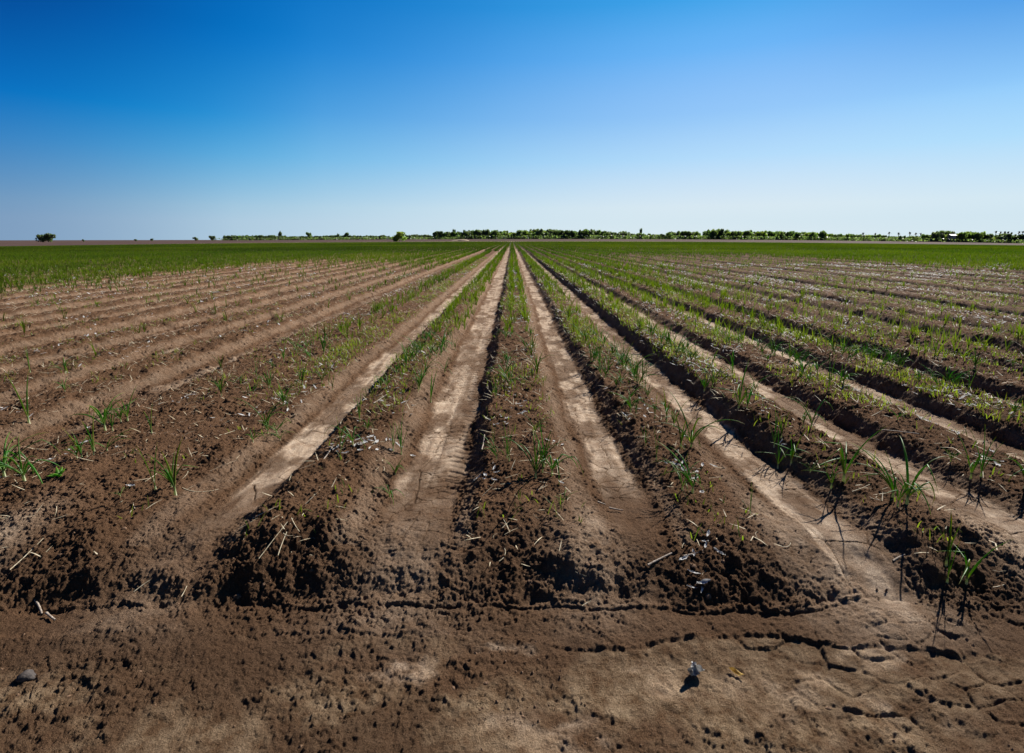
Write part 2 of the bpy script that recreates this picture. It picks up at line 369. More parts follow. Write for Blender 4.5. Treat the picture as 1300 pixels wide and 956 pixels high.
def tube(pts, rad, ns=6, flat=1.0):
    """tapering tube along points"""
    pts = np.array(pts, float); V = []; F = []; T = []
    for k, p in enumerate(pts):
        d = pts[min(k + 1, len(pts) - 1)] - pts[max(k - 1, 0)]; d = d / (np.linalg.norm(d) + 1e-9)
        up = np.array([0, 0, 1.0]) if abs(d[2]) < .92 else np.array([1.0, 0, 0])
        s = np.cross(d, up); s /= np.linalg.norm(s); q = np.cross(s, d)
        for j in range(ns):
            a = 2 * math.pi * j / ns
            V.append(p + rad[k] * (math.cos(a) * s + flat * math.sin(a) * q)); T.append(k / (len(pts) - 1))
    for k in range(len(pts) - 1):
        for j in range(ns):
            a = k * ns + j; b = k * ns + (j + 1) % ns
            F.append((a, b, b + ns, a + ns))
    return np.array(V), np.array(F), np.array(T)
def leaf_mesh(L, az, lean, bend, kink, w, hue, val, z0=.03):
    seg = 11; p = np.array([0, 0, z0]); pts = [p]; th = lean; a = az
    for k in range(seg):
        f = (k + 1) / seg; th = lean + bend * f ** 1.5 + (kink[1] if f > kink[0] else 0); a += random.uniform(-.05, .05)
        p = p + np.array([math.cos(a) * math.sin(th), math.sin(a) * math.sin(th), math.cos(th)]) * L / seg; pts.append(p)
    rad = [w * (.55 + .45 * min(1, k / 3)) * (1 - (k / seg) ** 2.0) + .0004 for k in range(seg + 1)]
    V, F, T = tube(pts, rad, 6, .6)
    A = np.stack([T, T * 0 + hue, T * 0 + val], 1)
    return mesh_np('leaf', V, F, M_onion, {'t': A}, True)
def stem_mesh(r, h, hue):
    V, F, T = tube([(0, 0, -.02), (0, 0, .0), (0, 0, h * .5), (.001, 0, h)], [r * 1.5, r * 1.35, r, r * .75], 8)
    return mesh_np('stem', V, F, M_stem, {'t': np.stack([T, T * 0 + hue, T * 0 + .6], 1)}, True)

# prototypes of the onion plant: (look, stem, leaves) at unit height of about 0.30 m
PROTO = []
def proto(look, nl, leanr, bendr, kinkp, lr, wr=(.0042, .0064)):
    lv = []; a0 = random.uniform(0, 6)
    for k in range(nl):
        az = a0 + k * math.pi * 2 / nl * random.choice([1, .5, 1.3]) + random.uniform(-.4, .4)
        kk = (random.uniform(.35, .7), random.uniform(.7, 1.5)) if random.random() < kinkp else (2, 0)
        lv.append(leaf_mesh(random.uniform(*lr), az, random.uniform(*leanr), random.uniform(*bendr), kk, random.uniform(*wr), random.random() if random.random() > .22 else random.uniform(-1.3, -.4), random.uniform(.2, .8)))
    PROTO.append((look, stem_mesh(.0055, .045, .5), lv))
for _ in range(2): proto('upright', 4, (.04, .3), (.1, .7), .0, (.22, .34))
for _ in range(2): proto('slender two-leaved', 2, (.03, .2), (.1, .5), .0, (.22, .33))
for _ in range(3): proto('wide-arching', 6, (.15, .7), (.8, 1.9), .2, (.22, .36))
for _ in range(2): proto('drooping', 5, (.15, .6), (1.0, 2.1), .5, (.24, .38))
for _ in range(2): proto('bent-tipped', 5, (.08, .45), (.2, .8), .8, (.22, .34))
for _ in range(2): proto('bushy', 8, (.05, .7), (.3, 1.5), .25, (.18, .33))
for _ in range(1): proto('splayed', 5, (.4, .9), (.3, .9), .2, (.18, .28))
LOOKS = {}
for k, p in enumerate(PROTO): LOOKS.setdefault(p[0], []).append(k)

SIZES = [(.13, 'very small'), (.19, 'small'), (.25, 'medium'), (.32, 'tall'), (9, 'very tall')]
ORD = ['nearest', 'second', 'third', 'fourth', 'fifth', 'sixth', 'seventh', 'eighth', 'ninth', 'tenth', 'eleventh', 'twelfth', 'thirteenth', 'fourteenth', 'fifteenth', 'sixteenth', 'seventeenth', 'eighteenth', 'nineteenth', 'twentieth']
def ordinal(k):
    if k < 20: return ORD[k]
    t = ['twenty', 'thirty', 'forty', 'fifty', 'sixty', 'seventy', 'eighty', 'ninety'][(k + 1) // 10 - 2]; r = (k + 1) % 10
    return t + ('th' if r == 0 else '-' + ['', 'first', 'second', 'third', 'fourth', 'fifth', 'sixth', 'seventh', 'eighth', 'ninth'][r]) if r else {'twenty': 'twentieth', 'thirty': 'thirtieth', 'forty': 'fortieth', 'fifty': 'fiftieth', 'sixty': 'sixtieth', 'seventy': 'seventieth', 'eighty': 'eightieth', 'ninety': 'ninetieth'}[t]
CARD = ['', 'first', 'second', 'third', 'fourth', 'fifth', 'sixth', 'seventh', 'eighth', 'ninth', 'tenth', 'eleventh', 'twelfth']
IC = int(np.searchsorted(FUR, .08)) - 1
def ridge_of(x): return int(np.searchsorted(FUR, x)) - 1 - IC
def ridge_name(r):
    if r == 0: return 'centre ridge'
    return '%s ridge %s of centre' % (CARD[min(abs(r), 12)], 'right' if r > 0 else 'left')

# hand placed plants: x, y, height, look
HAND = [(-3.764, 3.978, .34, 'slender two-leaved'), (-3.061, 3.83, .34, 'bushy'), (-3.021, 4.016, .30, 'bent-tipped'), (-2.752, 3.224, .22, 'bent-tipped'), (-2.732, 3.303, .25, 'upright'),
 (-3.061, 3.018, .36, 'drooping'), (-2.86, 2.93, .34, 'drooping'), (-1.995, 2.785, .26, 'slender two-leaved'), (-1.867, 2.755, .30, 'upright'), (-2.158, 2.736, .09, 'splayed'), (-1.839, 3.596, .17, 'splayed'),
 (-3.14, 5.623, .19, 'upright'), (-2.036, 5.027, .27, 'bent-tipped'), (-1.868, 3.866, .30, 'wide-arching'), (-1.935, 4.352, .24, 'bushy'), (-1.775, 3.83, .22, 'splayed'), (-1.877, 5.117, .22, 'bushy'), (-1.746, 5.027, .18, 'upright'),
 (-1.119, 3.303, .19, 'upright'), (-1.129, 3.778, .22, 'slender two-leaved'), (-1.013, 3.564, .14, 'wide-arching'), (-1.129, 4.666, .22, 'wide-arching'), (-1.14, 5.117, .17, 'bushy'), (-1.045, 6.767, .26, 'bushy'),
 (-.738, 4.666, .28, 'slender two-leaved'), (-.757, 3.444, .24, 'upright'), (-.725, 3.1, .15, 'bushy'), (-.694, 2.814, .15, 'drooping'), (-.744, 5.735, .19, 'wide-arching'), (-.124, 3.372, .15, 'slender two-leaved'),
 (-.033, 3.161, .20, 'upright'), (-.14, 4.398, .18, 'upright'), (-.037, 4.939, .20, 'bushy'), (-.051, 5.735, .22, 'bushy'), (-.02, 3.1, .24, 'slender two-leaved'), (.134, 2.897, .28, 'wide-arching'), (.231, 2.918, .30, 'drooping'),
 (.265, 2.591, .12, 'splayed'), (.161, 3.564, .17, 'wide-arching'), (.93, 5.18, .25, 'bushy'), (.964, 4.799, .21, 'bushy'), (1.002, 4.398, .19, 'wide-arching'), (.983, 4.076, .15, 'upright'), (.904, 3.444, .13, 'upright'), (.921, 3.224, .19, 'slender two-leaved'),
 (1.183, 3.921, .26, 'bent-tipped'), (1.19, 3.372, .34, 'wide-arching'), (1.0, 2.765, .28, 'wide-arching'), (1.813, 4.116, .34, 'bent-tipped'), (1.835, 4.745, .27, 'wide-arching'), (1.927, 5.623, .23, 'bushy'), (1.225, 2.549, .14, 'slender two-leaved'),
 (1.2, 4.882, .24, 'wide-arching'), (1.01, 2.918, .11, 'splayed'), (1.78, 3.444, .24, 'upright'), (1.785, 3.224, .24, 'bent-tipped'), (2.117, 3.611, .26, 'drooping'), (1.863, 2.814, .32, 'bent-tipped'), (1.806, 3.041, .15, 'splayed'),
 (2.807, 4.59, .32, 'slender two-leaved'), (2.911, 3.866, .17, 'splayed'), (2.76, 2.951, .28, 'upright'), (2.023, 2.644, .29, 'wide-arching'), (2.048, 2.574, .30, 'drooping'), (2.84, 2.765, .27, 'bushy'), (4.103, 4.882, .22, 'bushy'), (4.108, 5.55, .22, 'bushy'),
 (2.123, 3.1, .11, 'splayed'), (2.75, 3.161, .12, 'bushy'), (3.895, 3.978, .19, 'bushy'), (1.896, 2.10, .20, 'slender two-leaved'), (1.981, 2.10, .25, 'bent-tipped')]
def density(x, y):
    """onion plants per metre of ridge"""
    d = 1.6 + 12 * S(y, 3.6, 7.5) + 3 * S(y, 8, 20)
    bareL = S(-x, 2.3, 3.6) * (1 - S(-x, 13, 16)) * (1 - S(y - np.abs(x) * 1.1, 14, 34)); bareR = S(x, 4.0, 9) * (1 - S(x, 19, 24)) * (1 - S(y, 34, 62))
    d = d * (1 - .93 * bareL) * (1 - .90 * bareR) * (1 - .45 * S(x, 4, 6) * (1 - S(y, 18, 30)) * (1 - S(x, 19, 24)))
    d = d + (22 - d) * np.maximum(S(-x + 3 * fbm(x * .2, y * .1, 3, 302), 12.5, 18), S(x + 3 * fbm(x * .2, y * .1, 3, 303), 20, 27))
    return d * (.45 + 1.1 * vn(x * .9, y * .35, 301))
# random plants on the ridges, by row
def scatter(y0, y1, dens_mul, jit, line=.13):
    px = []; py = []
    w = .96 * y1 + 1.0
    for i in range(len(FUR) - 1):
        c = (FUR[i] + FUR[i + 1]) / 2 + .02
        if abs(c) > w: continue
        ya = max(y0, abs(c) / .96 - 2)
        if ya >= y1: continue
        n = int((y1 - ya) * 15 * dens_mul)
        yy = RNG.uniform(ya, y1, n); xx = c + RNG.choice([-line, line], n) + RNG.normal(0, jit, n)
        k = RNG.random(n) * 15 < density(xx, yy)
        px.append(xx[k]); py.append(yy[k])
    px = np.concatenate(px); py = np.concatenate(py)
    px = px - (.05 * fbm(py * .5, px * 0 + 3.3, 2, 41))
    return px, py
rx, ry = scatter(3.2, 62, 1.0, .045)
keep = ~((ry < 4.6) & (RNG.random(len(ry)) < .55))
rx, ry = rx[keep], ry[keep]
# far rows outside the list of furrows and further away: bigger spacing, tuft scale
dist = np.hypot(rx, ry); order = np.argsort(dist)
rx, ry = rx[order], ry[order]
HAND = HAND + [(x + random.choice((-1, 1)) * random.uniform(.03, .07), y + random.uniform(-.06, .08), h * random.uniform(.6, .95), random.choice(('bushy', 'wide-arching', 'bent-tipped', 'upright'))) for x, y, h, l in HAND if h > .19 and l != 'slender two-leaved']
NIND = 300 - len(HAND)
vis = np.abs(rx) < .945 * ry + .35
ind = np.where(vis)[0][:NIND]
plants = list(HAND)
lk = ['upright', 'slender two-leaved', 'wide-arching', 'drooping', 'bent-tipped', 'bushy', 'bushy', 'wide-arching']
for k in ind: plants.append((float(rx[k]), float(ry[k]), random.uniform(.15, .30), random.choice(lk)))
print('individual plants to y =', float(ry[ind[-1]]))
byridge = {}
for p in sorted(plants, key=lambda p: p[1]): byridge.setdefault(ridge_of(p[0]), []).append(p)
PX = np.array([p[0] for p in plants]); PY = np.array([p[1] for p in plants]); PZ = height(PX, PY)
ZL = {(p[0], p[1]): z for p, z in zip(plants, PZ)}
for r, lst in byridge.items():
    for k, (x, y, h, look) in enumerate(lst):
        e = bpy.data.objects.new('onion_plant', None); col.objects.link(e); e.empty_display_size = .05
        e.location = (x, y, float(ZL[(x, y)]) + .004); e.rotation_euler = (0, 0, random.uniform(0, 6.28))
        s = h / .30 * random.uniform(.95, 1.1); e.scale = (s, s, s)
        size = next(n for t, n in SIZES if h < t)
        tag(e, '%s %s onion plant, %s from near end, %s' % (size, look, ordinal(k), ridge_name(r)), 'onion plant', 'onion plants growing along the ridges')
        pk = PROTO[random.choice(LOOKS[look])]
        link('stem', pk[1], e)
        for m in pk[2]: link('leaf', m, e)

print('T1', time.time() - T0)
# the rest of the onions, one stuff object
def crop(px, py, nb, seg, hr, wr, leanr, bendr, valr, name=None):
    n = len(px); pz = height(px, py) + .002
    b = np.repeat(np.stack([px, py, pz], 1), nb, 0); N = n * nb
    b[:, :2] += RNG.normal(0, .006, (N, 2))
    H = np.repeat(RNG.uniform(*hr, n), nb) * RNG.uniform(.7, 1.1, N)
    pt = np.repeat(fbm(px * .035, py * .035, 4, 330) + .6 * fbm(px * .3, py * .12, 2, 331), nb)
    tv = np.stack([np.clip(RNG.random(N) - 1.2 * pt, -.6, 1.2), np.clip(RNG.uniform(*valr, N) + 1.1 * pt, 0, 1.2)], 1)
    return strips(b, RNG.uniform(0, 6.283, N), RNG.uniform(*leanr, N), RNG.uniform(*bendr, N), H, RNG.uniform(*wr, N), seg, tv, RNG.uniform(-.6, .6, N))
rest = np.ones(len(rx), bool); rest[ind] = False
qx, qy = rx[rest], ry[rest]
a = qy < 14; b_ = (qy >= 14)
parts = [crop(qx[a], qy[a], 5, 4, (.16, .30), (.007, .011), (.03, .6), (0, 1.6), (.55, 1.2)),
         crop(qx[b_], qy[b_], 5, 2, (.17, .30), (.010, .016), (.05, .6), (0, 1.2), (.4, 1.0))]
# side areas past the list of furrows and the far field
def farscatter(y0, y1, per_m2):
    A = (y1 ** 2 - y0 ** 2) * .97; n = int(A * per_m2)
    y = np.sqrt(RNG.uniform(y0 ** 2, y1 ** 2, n)); x = RNG.uniform(-1, 1, n) * (.97 * y + 1)
    x = np.floor(x) + .02 + RNG.normal(0, .13, n)
    k = RNG.random(n) * 13 < density(x, y); return x[k], y[k]
fx, fy = farscatter(62, 130, 7.5); parts.append(crop(fx, fy, 4, 1, (.22, .34), (.03, .05), (.1, .7), (0, .6), (.08, .5)))
fx, fy = farscatter(130, 296, 2.0); parts.append(crop(fx, fy, 4, 1, (.28, .42), (.08, .13), (.1, .8), (0, .4), (.08, .5)))
V, F, A = cat_strips(parts); print('crop faces', len(F))
o = link('onion_crop', mesh_np('onion_crop', V, F, M_far, {'t': A})); tag(o, 'green onion rows running away over the field to the horizon', 'crop', kind='stuff')

print('T2', time.time() - T0)
# fine weeds and grass on the ridges
def weeds():
    n = 200000; y = 2.3 + 42 * RNG.random(n) ** 1.25; x = RNG.uniform(-1, 1, n) * (.96 * y + .6)
    a, b, i, p, fl = masks(x, y)
    den = S(fbm(x * 1.1, y * .8, 3, 311), -.2, .15) * S(p, .7, 1)
    area = np.where(x > .4, 1.0, .55) * np.where((x < -2.3) & (x > -14) & (y < 25 + np.abs(x)), .16, 1) * np.where((x > 4.5), .22, 1) * (.03 + .97 * S(y, 3.0, 8))
    k = RNG.random(n) < den * area * 1.4
    x, y = x[k], y[k]
    cn = x < 1e9
    nb = 4; N = len(x) * nb; z = height(x, y)
    B = np.repeat(np.stack([x, y, z], 1), nb, 0); B[:, :2] += RNG.normal(0, .035, (N, 2))
    big = np.repeat(1 + np.clip(y / 14, 0, 2), nb)
    tv = np.stack([np.clip(np.repeat(RNG.random(len(x)), nb) + RNG.normal(0, .1, N), 0, 1), RNG.uniform(.2, 1, N)], 1)
    V, F, A = strips(B, RNG.uniform(0, 6.283, N), RNG.uniform(.1, .9, N), RNG.uniform(0, 1.2, N), RNG.uniform(.03, .10, N) * np.repeat(RNG.uniform(.5, 1.15, len(x)), nb), RNG.uniform(.0025, .005, N) * big, 3, tv)
    o = link('weed_grass', mesh_np('weed_grass', V, F, M_weed, {'t': A})); tag(o, 'fine yellow-green weeds and grass blades sprouting on the ridge tops', 'weeds', kind='stuff')
weeds()

print('T3', time.time() - T0)
# ------------------------------------------------------------------ straw, sticks, husks
def stalk_mesh(L, r, curl, kink=False, mat=M_straw, name='straw'):
    n = 7; pts = []; p = np.zeros(3); a = 0
    for k in range(n + 1):
        pts.append(p.copy()); a += curl / n + (random.uniform(.4, .9) if kink and k == n // 2 else 0)
        p = p + np.array([math.cos(a), math.sin(a), random.uniform(-.06, .06)]) * L / n
    pts = np.array(pts); pts[:, :2] -= pts[:, :2].mean(0)
    V, F, T = tube(pts, [r * (1 - .3 * k / n) * random.uniform(.85, 1.1) for k in range(n + 1)], 6, .8)
    return mesh_np(name, V, F, mat, None, True)
import mathutils
def slopes(pts):
    p = np.array(pts, float); e = .05; x, y = p[:, 0], p[:, 1]; n = len(x)
    h = height(np.concatenate([x, x + e, x - e, x, x]), np.concatenate([y, y, y, y + e, y - e])).reshape(5, n)
    return np.stack([h[0], (h[1] - h[2]) / (2 * e), (h[3] - h[4]) / (2 * e)], 1)
def lay(o, x, y, dz, ang, sl_=None):
    h0, gx, gy = (float(v) for v in (slopes([(x, y)])[0] if sl_ is None else sl_))
    nrm = mathutils.Vector((-gx * .8, -gy * .8, 1)).normalized()
    q = mathutils.Vector((0, 0, 1)).rotation_difference(nrm) @ mathutils.Quaternion((0, 0, 1), ang)
    o.rotation_mode = 'QUATERNION'; o.rotation_quaternion = q; o.location = (x, y, h0 + dz)
STICKS = [(-1.139, 2.173, -1.082, 2.374, 's', 'long pale straw stalk slanting up the mound at the first left ridge end'),
 (-1.058, 2.204, -1.085, 2.411, 's', 'straw stalk crossing the long pale one on the first left ridge end'),
 (-1.078, 2.411, -1.016, 2.324, 's', 'short straw beside two crossed stalks, first left ridge end'),
 (-1.278, 2.426, -1.197, 2.529, 's', 'thin straw just above the crossed stalks, at the edge of the left furrow'),
 (-1.185, 3.11, -1.154, 3.299, 'b', 'thick pale stick at the shaded edge of the first ridge left of centre'),
 (-1.143, 4.241, -1.083, 4.464, 'b', 'bleached stick lying farther up the first ridge left of centre'),
 (-.825, 3.052, -.794, 3.183, 'c', 'curled dry stalk on the first left ridge beside a small bushy onion'),
 (-.207, 3.353, -.197, 3.666, 'b', 'narrow stick in the shaded side of the furrow left of the centre ridge'),
 (.608, 2.167, .761, 2.27, 'b', 'left half of the bent stick near the end of the first ridge right of centre'),
 (.767, 2.23, .885, 2.25, 'b', 'right straight twig touching the bent stick near the first right ridge end'),
 (.291, 1.99, .327, 2.02, 's', 'tiny pale stem in the silt fan right of the centre ridge'),
 (-.088, 2.236, .002, 2.283, 'c', 'curled pale twig on the near end of the centre ridge'),
 (.468, 2.73, .508, 2.711, 'b', 'short white stub at the lower end of the furrow right of the centre ridge'),
 (.519, 2.657, .584, 2.621, 'b', 'reddish twig beside the white stub in the furrow right of the centre ridge'),
 (1.729, 2.198, 1.796, 2.236, 'b', 'stubby pale stem lying alone on the second ridge right of centre'),
 (2.079, 2.08, 2.136, 2.085, 's', 'short straw at the far right edge of the near bank'),
 (2.681, 3.715, 2.838, 3.54, 'b', 'thick weathered stick across the fourth furrow at the right side'),
 (1.845, 2.711, 1.973, 2.749, 's', 'straw beside the arching onion on the second ridge right of centre'),
 (-2.251, 2.16, -2.239, 2.34, 's', 'long pale straw at the left edge of the picture, by the near bank'),
 (-2.052, 2.05, -1.966, 1.99, 'b', 'upper pinkish stub in the dark bank at the lower left'),
 (-1.942, 1.98, -1.875, 1.94, 'b', 'lower pinkish stub in the dark bank at the lower left'),
 (-1.629, 2.06, -1.598, 2.12, 's', 'straw across the small hump on the left bank'),
 (-1.416, 2.04, -1.414, 2.09, 's', 'short straw right of the small hump on the left bank'),
 (-1.878, 2.909, -1.704, 2.777, 'c', 'curved straw on the second ridge left of centre, right of two tall onions'),
 (-2.095, 3.634, -2.032, 3.834, 's', 'pale straw across the crest of the second ridge left of centre')]
for x0, y0, x1, y1, kd, lab in STICKS:
    L = math.hypot(x1 - x0, y1 - y0); nm = 'straw' if kd in 'sc' else 'stick'
    me = stalk_mesh(L, .0022 if kd in 'sc' else .0055, 1.6 if kd == 'c' else random.uniform(-.3, .3), False, M_straw if kd in 'sc' else M_bark, nm)
    o = link(nm, me); lay(o, (x0 + x1) / 2, (y0 + y1) / 2, .012, math.atan2(y1 - y0, x1 - x0))
    tag(o, lab, 'straw' if kd in 'sc' else 'stick', 'straws and sticks lying on the soil')
straws = [stalk_mesh(random.uniform(.04, .12), random.uniform(.0012, .002), random.uniform(-1.5, 1.5), random.random() < .4) for _ in range(12)]

def husk_mesh():
    # crumpled scrap: a torn, folded sheet with thickness from a ragged outline
    n = 6; V = []; F = []
    ph = [random.uniform(.6, 1.2) for _ in range(9)]
    L = random.uniform(.012, .03); W = random.uniform(.005, .011)
    for i in range(n + 1):
        for j in range(4):
            f = i / n - .5; g = j / 3 - .5
            w = W * (1 - (2 * f) ** 2 * .8) * ph[i]
            V.append((f * L * 2 + random.uniform(-.002, .002), g * w * 2, abs(g) * W * 1.4 * random.uniform(.2, 1.4) + .35 * L * abs(f) * random.uniform(-.2, 1.5) + random.uniform(0, .004)))
    for i in range(n):
        for j in range(3):
            a = i * 4 + j; F.append((a, a + 1, a + 5, a + 4))
    return mesh_np('husk_scrap', np.array(V), np.array(F), M_husk, None, True)
husks = [husk_mesh() for _ in range(12)]
def clod_mesh(sz=.02, mat=M_clod, name='dirt_clod'):
    import bmesh
    bm = bmesh.new(); bmesh.ops.create_icosphere(bm, subdivisions=3, radius=1); s = random.randint(0, 999)
    V = np.array([v.co[:] for v in bm.verts])
    n = 1 + .7 * fbm(V[:, 0] * 1.2 + s, V[:, 1] * 1.2 + V[:, 2], 3, s) + .35 * fbm(V[:, 1] * 3 + s, V[:, 2] * 3 + V[:, 0] * 2, 3, s + 1)
    V = V * n[:, None] * np.array([1, random.uniform(.7, 1), random.uniform(.5, .75)]) * sz
    for v, c in zip(bm.verts, V): v.co = c
    me = bpy.data.meshes.new(name); bm.to_mesh(me); bm.free(); me.materials.append(mat)
    me.polygons.foreach_set('use_smooth', [True] * len(me.polygons)); return me
clods = [clod_mesh() for _ in range(10)]

HUSKS = [(2.111, 4.242), (3.157, 4.178), (3.192, 4.036), (3.159, 3.795), (3.133, 3.611), (.001, 4.641), (1.163, 4.398), (2.086, 4.939), (1.926, 4.016), (-1.103, 3.303), (-.949, 3.401), (3.747, 4.882), (3.739, 4.772), (4.023, 4.719), (4.032, 4.516), (3.995, 4.242), (-.823, 3.549), (-2.927, 4.666), (-2.898, 4.468), (-.989, 3.263), (.807, 2.172), (.92, 2.29), (3.144, 4.692), (2.993, 3.199), (1.049, 3.199), (1.041, 3.018), (2.977, 5.55), (-2.923, 3.317), (.064, 4.076), (-.059, 3.884), (-1.138, 3.331), (-2.791, 6.144), (-.135, 2.908)]
hp = []
for x, y in HUSKS:
    for _ in range(random.randint(4, 8)): hp.append((x + random.gauss(0, .05), y + random.gauss(0, .09)))
def on_ridge(n, y0, y1, pw, fmask, seed, thr):
    out = []
    while len(out) < n:
        y = RNG.uniform(y0 ** pw, y1 ** pw, 400) ** (1 / pw); x = RNG.uniform(-1, 1, 400) * (.93 * y + .3)
        _, _, _, p, _ = masks(x, y); k = (p > thr) & (RNG.random(400) < fmask(x, y)); out += list(zip(x[k], y[k]))
    return out[:n]
hm = lambda x, y: S(fbm(x * 1.5, y * .9, 2, 411), .0, .2) * np.where(x > 0, 1, .22)
hp += on_ridge(300 - len(hp) if len(hp) < 300 else 0, 2.6, 8, 1.5, hm, 0, .7)
hp = hp[:300]
def scatter_objs(name, pts, meshes, cat, desc, group, dz, smin, smax, labelfn=None):
    by = {}
    for (x, y), q in sorted(zip(pts, slopes(pts)), key=lambda p: p[0][1]): by.setdefault(ridge_of(x), []).append((x, y, q))
    for r, l in by.items():
        for k, (x, y, q) in enumerate(l):
            o = bpy.data.objects.new(name, random.choice(meshes)); col.objects.link(o)
            lay(o, float(x), float(y), dz, random.uniform(0, 6.28), q); s = random.uniform(smin, smax); o.scale = (s, s, s)
            tag(o, '%s, %s from near end, %s' % (desc, ordinal(k), ridge_name(r)), cat, group)
scatter_objs('husk_scrap', hp, husks, 'husk', 'bleached scrap of dry husk', 'bleached husk scraps on the ridges', .008, .6, 1.25)
sp = on_ridge(210, 2.1, 7, 1.3, lambda x, y: .3 + .7 * vn(x * 2, y * 2, 5), 0, .4)
scatter_objs('straw', sp, straws, 'straw', 'dry straw', 'dry straws on the ridges', .007, .5, 1.1)
cp = on_ridge(200, 2.05, 5, 1.2, lambda x, y: .2 + .8 * S(fbm(x * 1.5, y * 1.5, 2, 5), -.1, .2), 0, .25)
scatter_objs('dirt_clod', cp, clods, 'clod', 'crumbly brown dirt clod', 'dirt clods on the soil', .0, .25, .85)
cf = [(random.uniform(-1.8, 1.8), random.uniform(1.25, 1.8)) for _ in range(60)]
for k, ((x, y), q) in enumerate(zip(sorted(cf), slopes(sorted(cf)))):
    o = bpy.data.objects.new('dirt_clod', random.choice(clods)); col.objects.link(o); lay(o, x, y, -.002, random.uniform(0, 6.28), q); c = .15 + .45 * random.random() ** 2; o.scale = (c, c, c)
    tag(o, 'small brown clod on the foreground soil, %s from the left edge' % ordinal(k).replace('nearest', 'first'), 'clod', 'dirt clods on the soil')

print('T4', time.time() - T0)
# litter too fine or too far to count
def litter(name, n, y0, y1, Lr, wr, mat, lab, mask, lift, thr=.55):
    pts = np.array(on_ridge(n, y0, y1, 1.4, mask, 0, thr)); x, y = pts[:, 0], pts[:, 1]; z = height(x, y) + lift
    g = 1 + y / 10
    tv = np.stack([RNG.random(n), RNG.random(n)], 1)
    V, F, A = strips(np.stack([x, y, z], 1), RNG.uniform(0, 6.28, n), RNG.uniform(1.1, 1.5, n), RNG.uniform(-.2, .5, n), RNG.uniform(*Lr, n) * g, RNG.uniform(*wr, n) * g, 2, tv)
    o = link(name, mesh_np(name, V, F, mat, {'t': A})); tag(o, lab, 'litter', kind='stuff')
litter('straw_litter', 16000, 2.2, 22, (.03, .08), (.0018, .0035), M_straw, 'fine broken straw strewn thinly over the ridge tops', lambda x, y: (.25 + .75 * vn(x * 1.3, y, 9)) * (.3 + .7 * S(y, 2.8, 5)), .007)
litter('husk_litter', 6500, 4, 30, (.02, .05), (.007, .015), M_husk, 'whitish husk flakes scattered among the farther rows', hm, .008)
def crumb_object(x, y, r, name, lab, cat):
    n = len(x)
    base = np.array([(1, 0, 0), (-1, 0, 0), (0, 1, 0), (0, -1, 0), (0, 0, 1), (0, 0, -1)], float)
    fc = np.array([(0, 2, 4), (2, 1, 4), (1, 3, 4), (3, 0, 4), (2, 0, 5), (1, 2, 5), (3, 1, 5), (0, 3, 5)])
    V = base[None] * r[:, None, None] * RNG.uniform(.6, 1.3, (n, 6, 1)); a = RNG.uniform(0, 6.28, n)
    c, s = np.cos(a), np.sin(a); Vx = V[..., 0] * c[:, None] - V[..., 1] * s[:, None]; Vy = V[..., 0] * s[:, None] + V[..., 1] * c[:, None]
    V = np.stack([Vx + x[:, None], Vy + y[:, None], V[..., 2] * .8 + (height(x, y) + .004)[:, None]], -1).reshape(-1, 3)
    F = (np.arange(n) * 6)[:, None, None] + fc[None]
    o = link(name, mesh_np(name, V, F.reshape(-1, 3), M_clod, None, False)); tag(o, lab, cat, kind='stuff')
def crumbs():
    n = 15000; y = 1.15 + 3.6 * RNG.random(n) ** 1.3; x = RNG.uniform(-1, 1, n) * (.95 * y + .4)
    _, _, _, p, fl = masks(x, y); k = (RNG.random(n) < np.where(y < 2.1, .5 * S(fbm(x * 3, y * 3, 2, 77), -.1, .2), p)); x, y = x[k], y[k]; n = len(x)
    crumb_object(x, y, .0015 + .006 * RNG.random(n) ** 3, 'soil_crumbs', 'fine loose soil crumbs over the near ridges and bank', 'soil crumbs')
crumbs()
def far_clods():
    n = 42000; y = 3.2 + 20 * RNG.random(n) ** 1.5; x = RNG.uniform(-1, 1, n) * (.96 * y + .3)
    _, _, _, p, fl = masks(x, y); k = RNG.random(n) < np.where(x < -2.2, .9, p * .55); x, y = x[k], y[k]
    crumb_object(x, y, (.003 + .011 * RNG.random(len(x)) ** 2.2) * (1 + y / 16), 'soil_clods', 'small clods strewn over the farther ridges and bare rows', 'clods')
far_clods()

# foreground finds
def sheet(name, pts, mat, nx=8, ny=5, lift=.01, curl=.02, size=(.05, .02)):
    V = []; F = []
    for i in range(nx + 1):
        for j in range(ny + 1):
            u = i / nx - .5; v = (j / ny - .5) * (1 - (2 * u) ** 2 * .75)
            V.append((u * size[0], v * size[1], curl * (2 * u) ** 2 + .6 * curl * math.sin(v * 6 + u * 5) + lift + abs(v) * size[1] * .5))
    for i in range(nx):
        for j in range(ny): a = i * (ny + 1) + j; F.append((a, a + 1, a + ny + 2, a + ny + 1))
    me = mesh_np(name, np.array(V), np.array(F), mat, None, True); return me
e = bpy.data.objects.new('plastic_scrap', None); col.objects.link(e); e.location = (.655, 1.69, gz(.655, 1.69) + .004)
tag(e, 'crumpled silver and dark torn scrap standing up in the foreground mud', 'plastic scrap')
for k, (rx_, rz_, sx) in enumerate([(1.2, .5, 1), (1.0, 2.4, .9), (.4, 1.4, .8)]):
    o = link('torn_flap', sheet('torn_flap', None, M_silver, 8, 5, .004, .012, (.055, .035)), e, ((-.012, .012, 0)[k], 0, .018)); o.rotation_euler = (rx_, .5 - k * .5, rz_); o.scale = (sx,) * 3
o = link('dead_leaf', sheet('dead_leaf', None, M_yellow, 8, 4, .003, .008, (.055, .018))); lay(o, .814, 1.69, .006, -.75)
tag(o, 'single curled yellow dead leaf on the foreground mud', 'leaf')
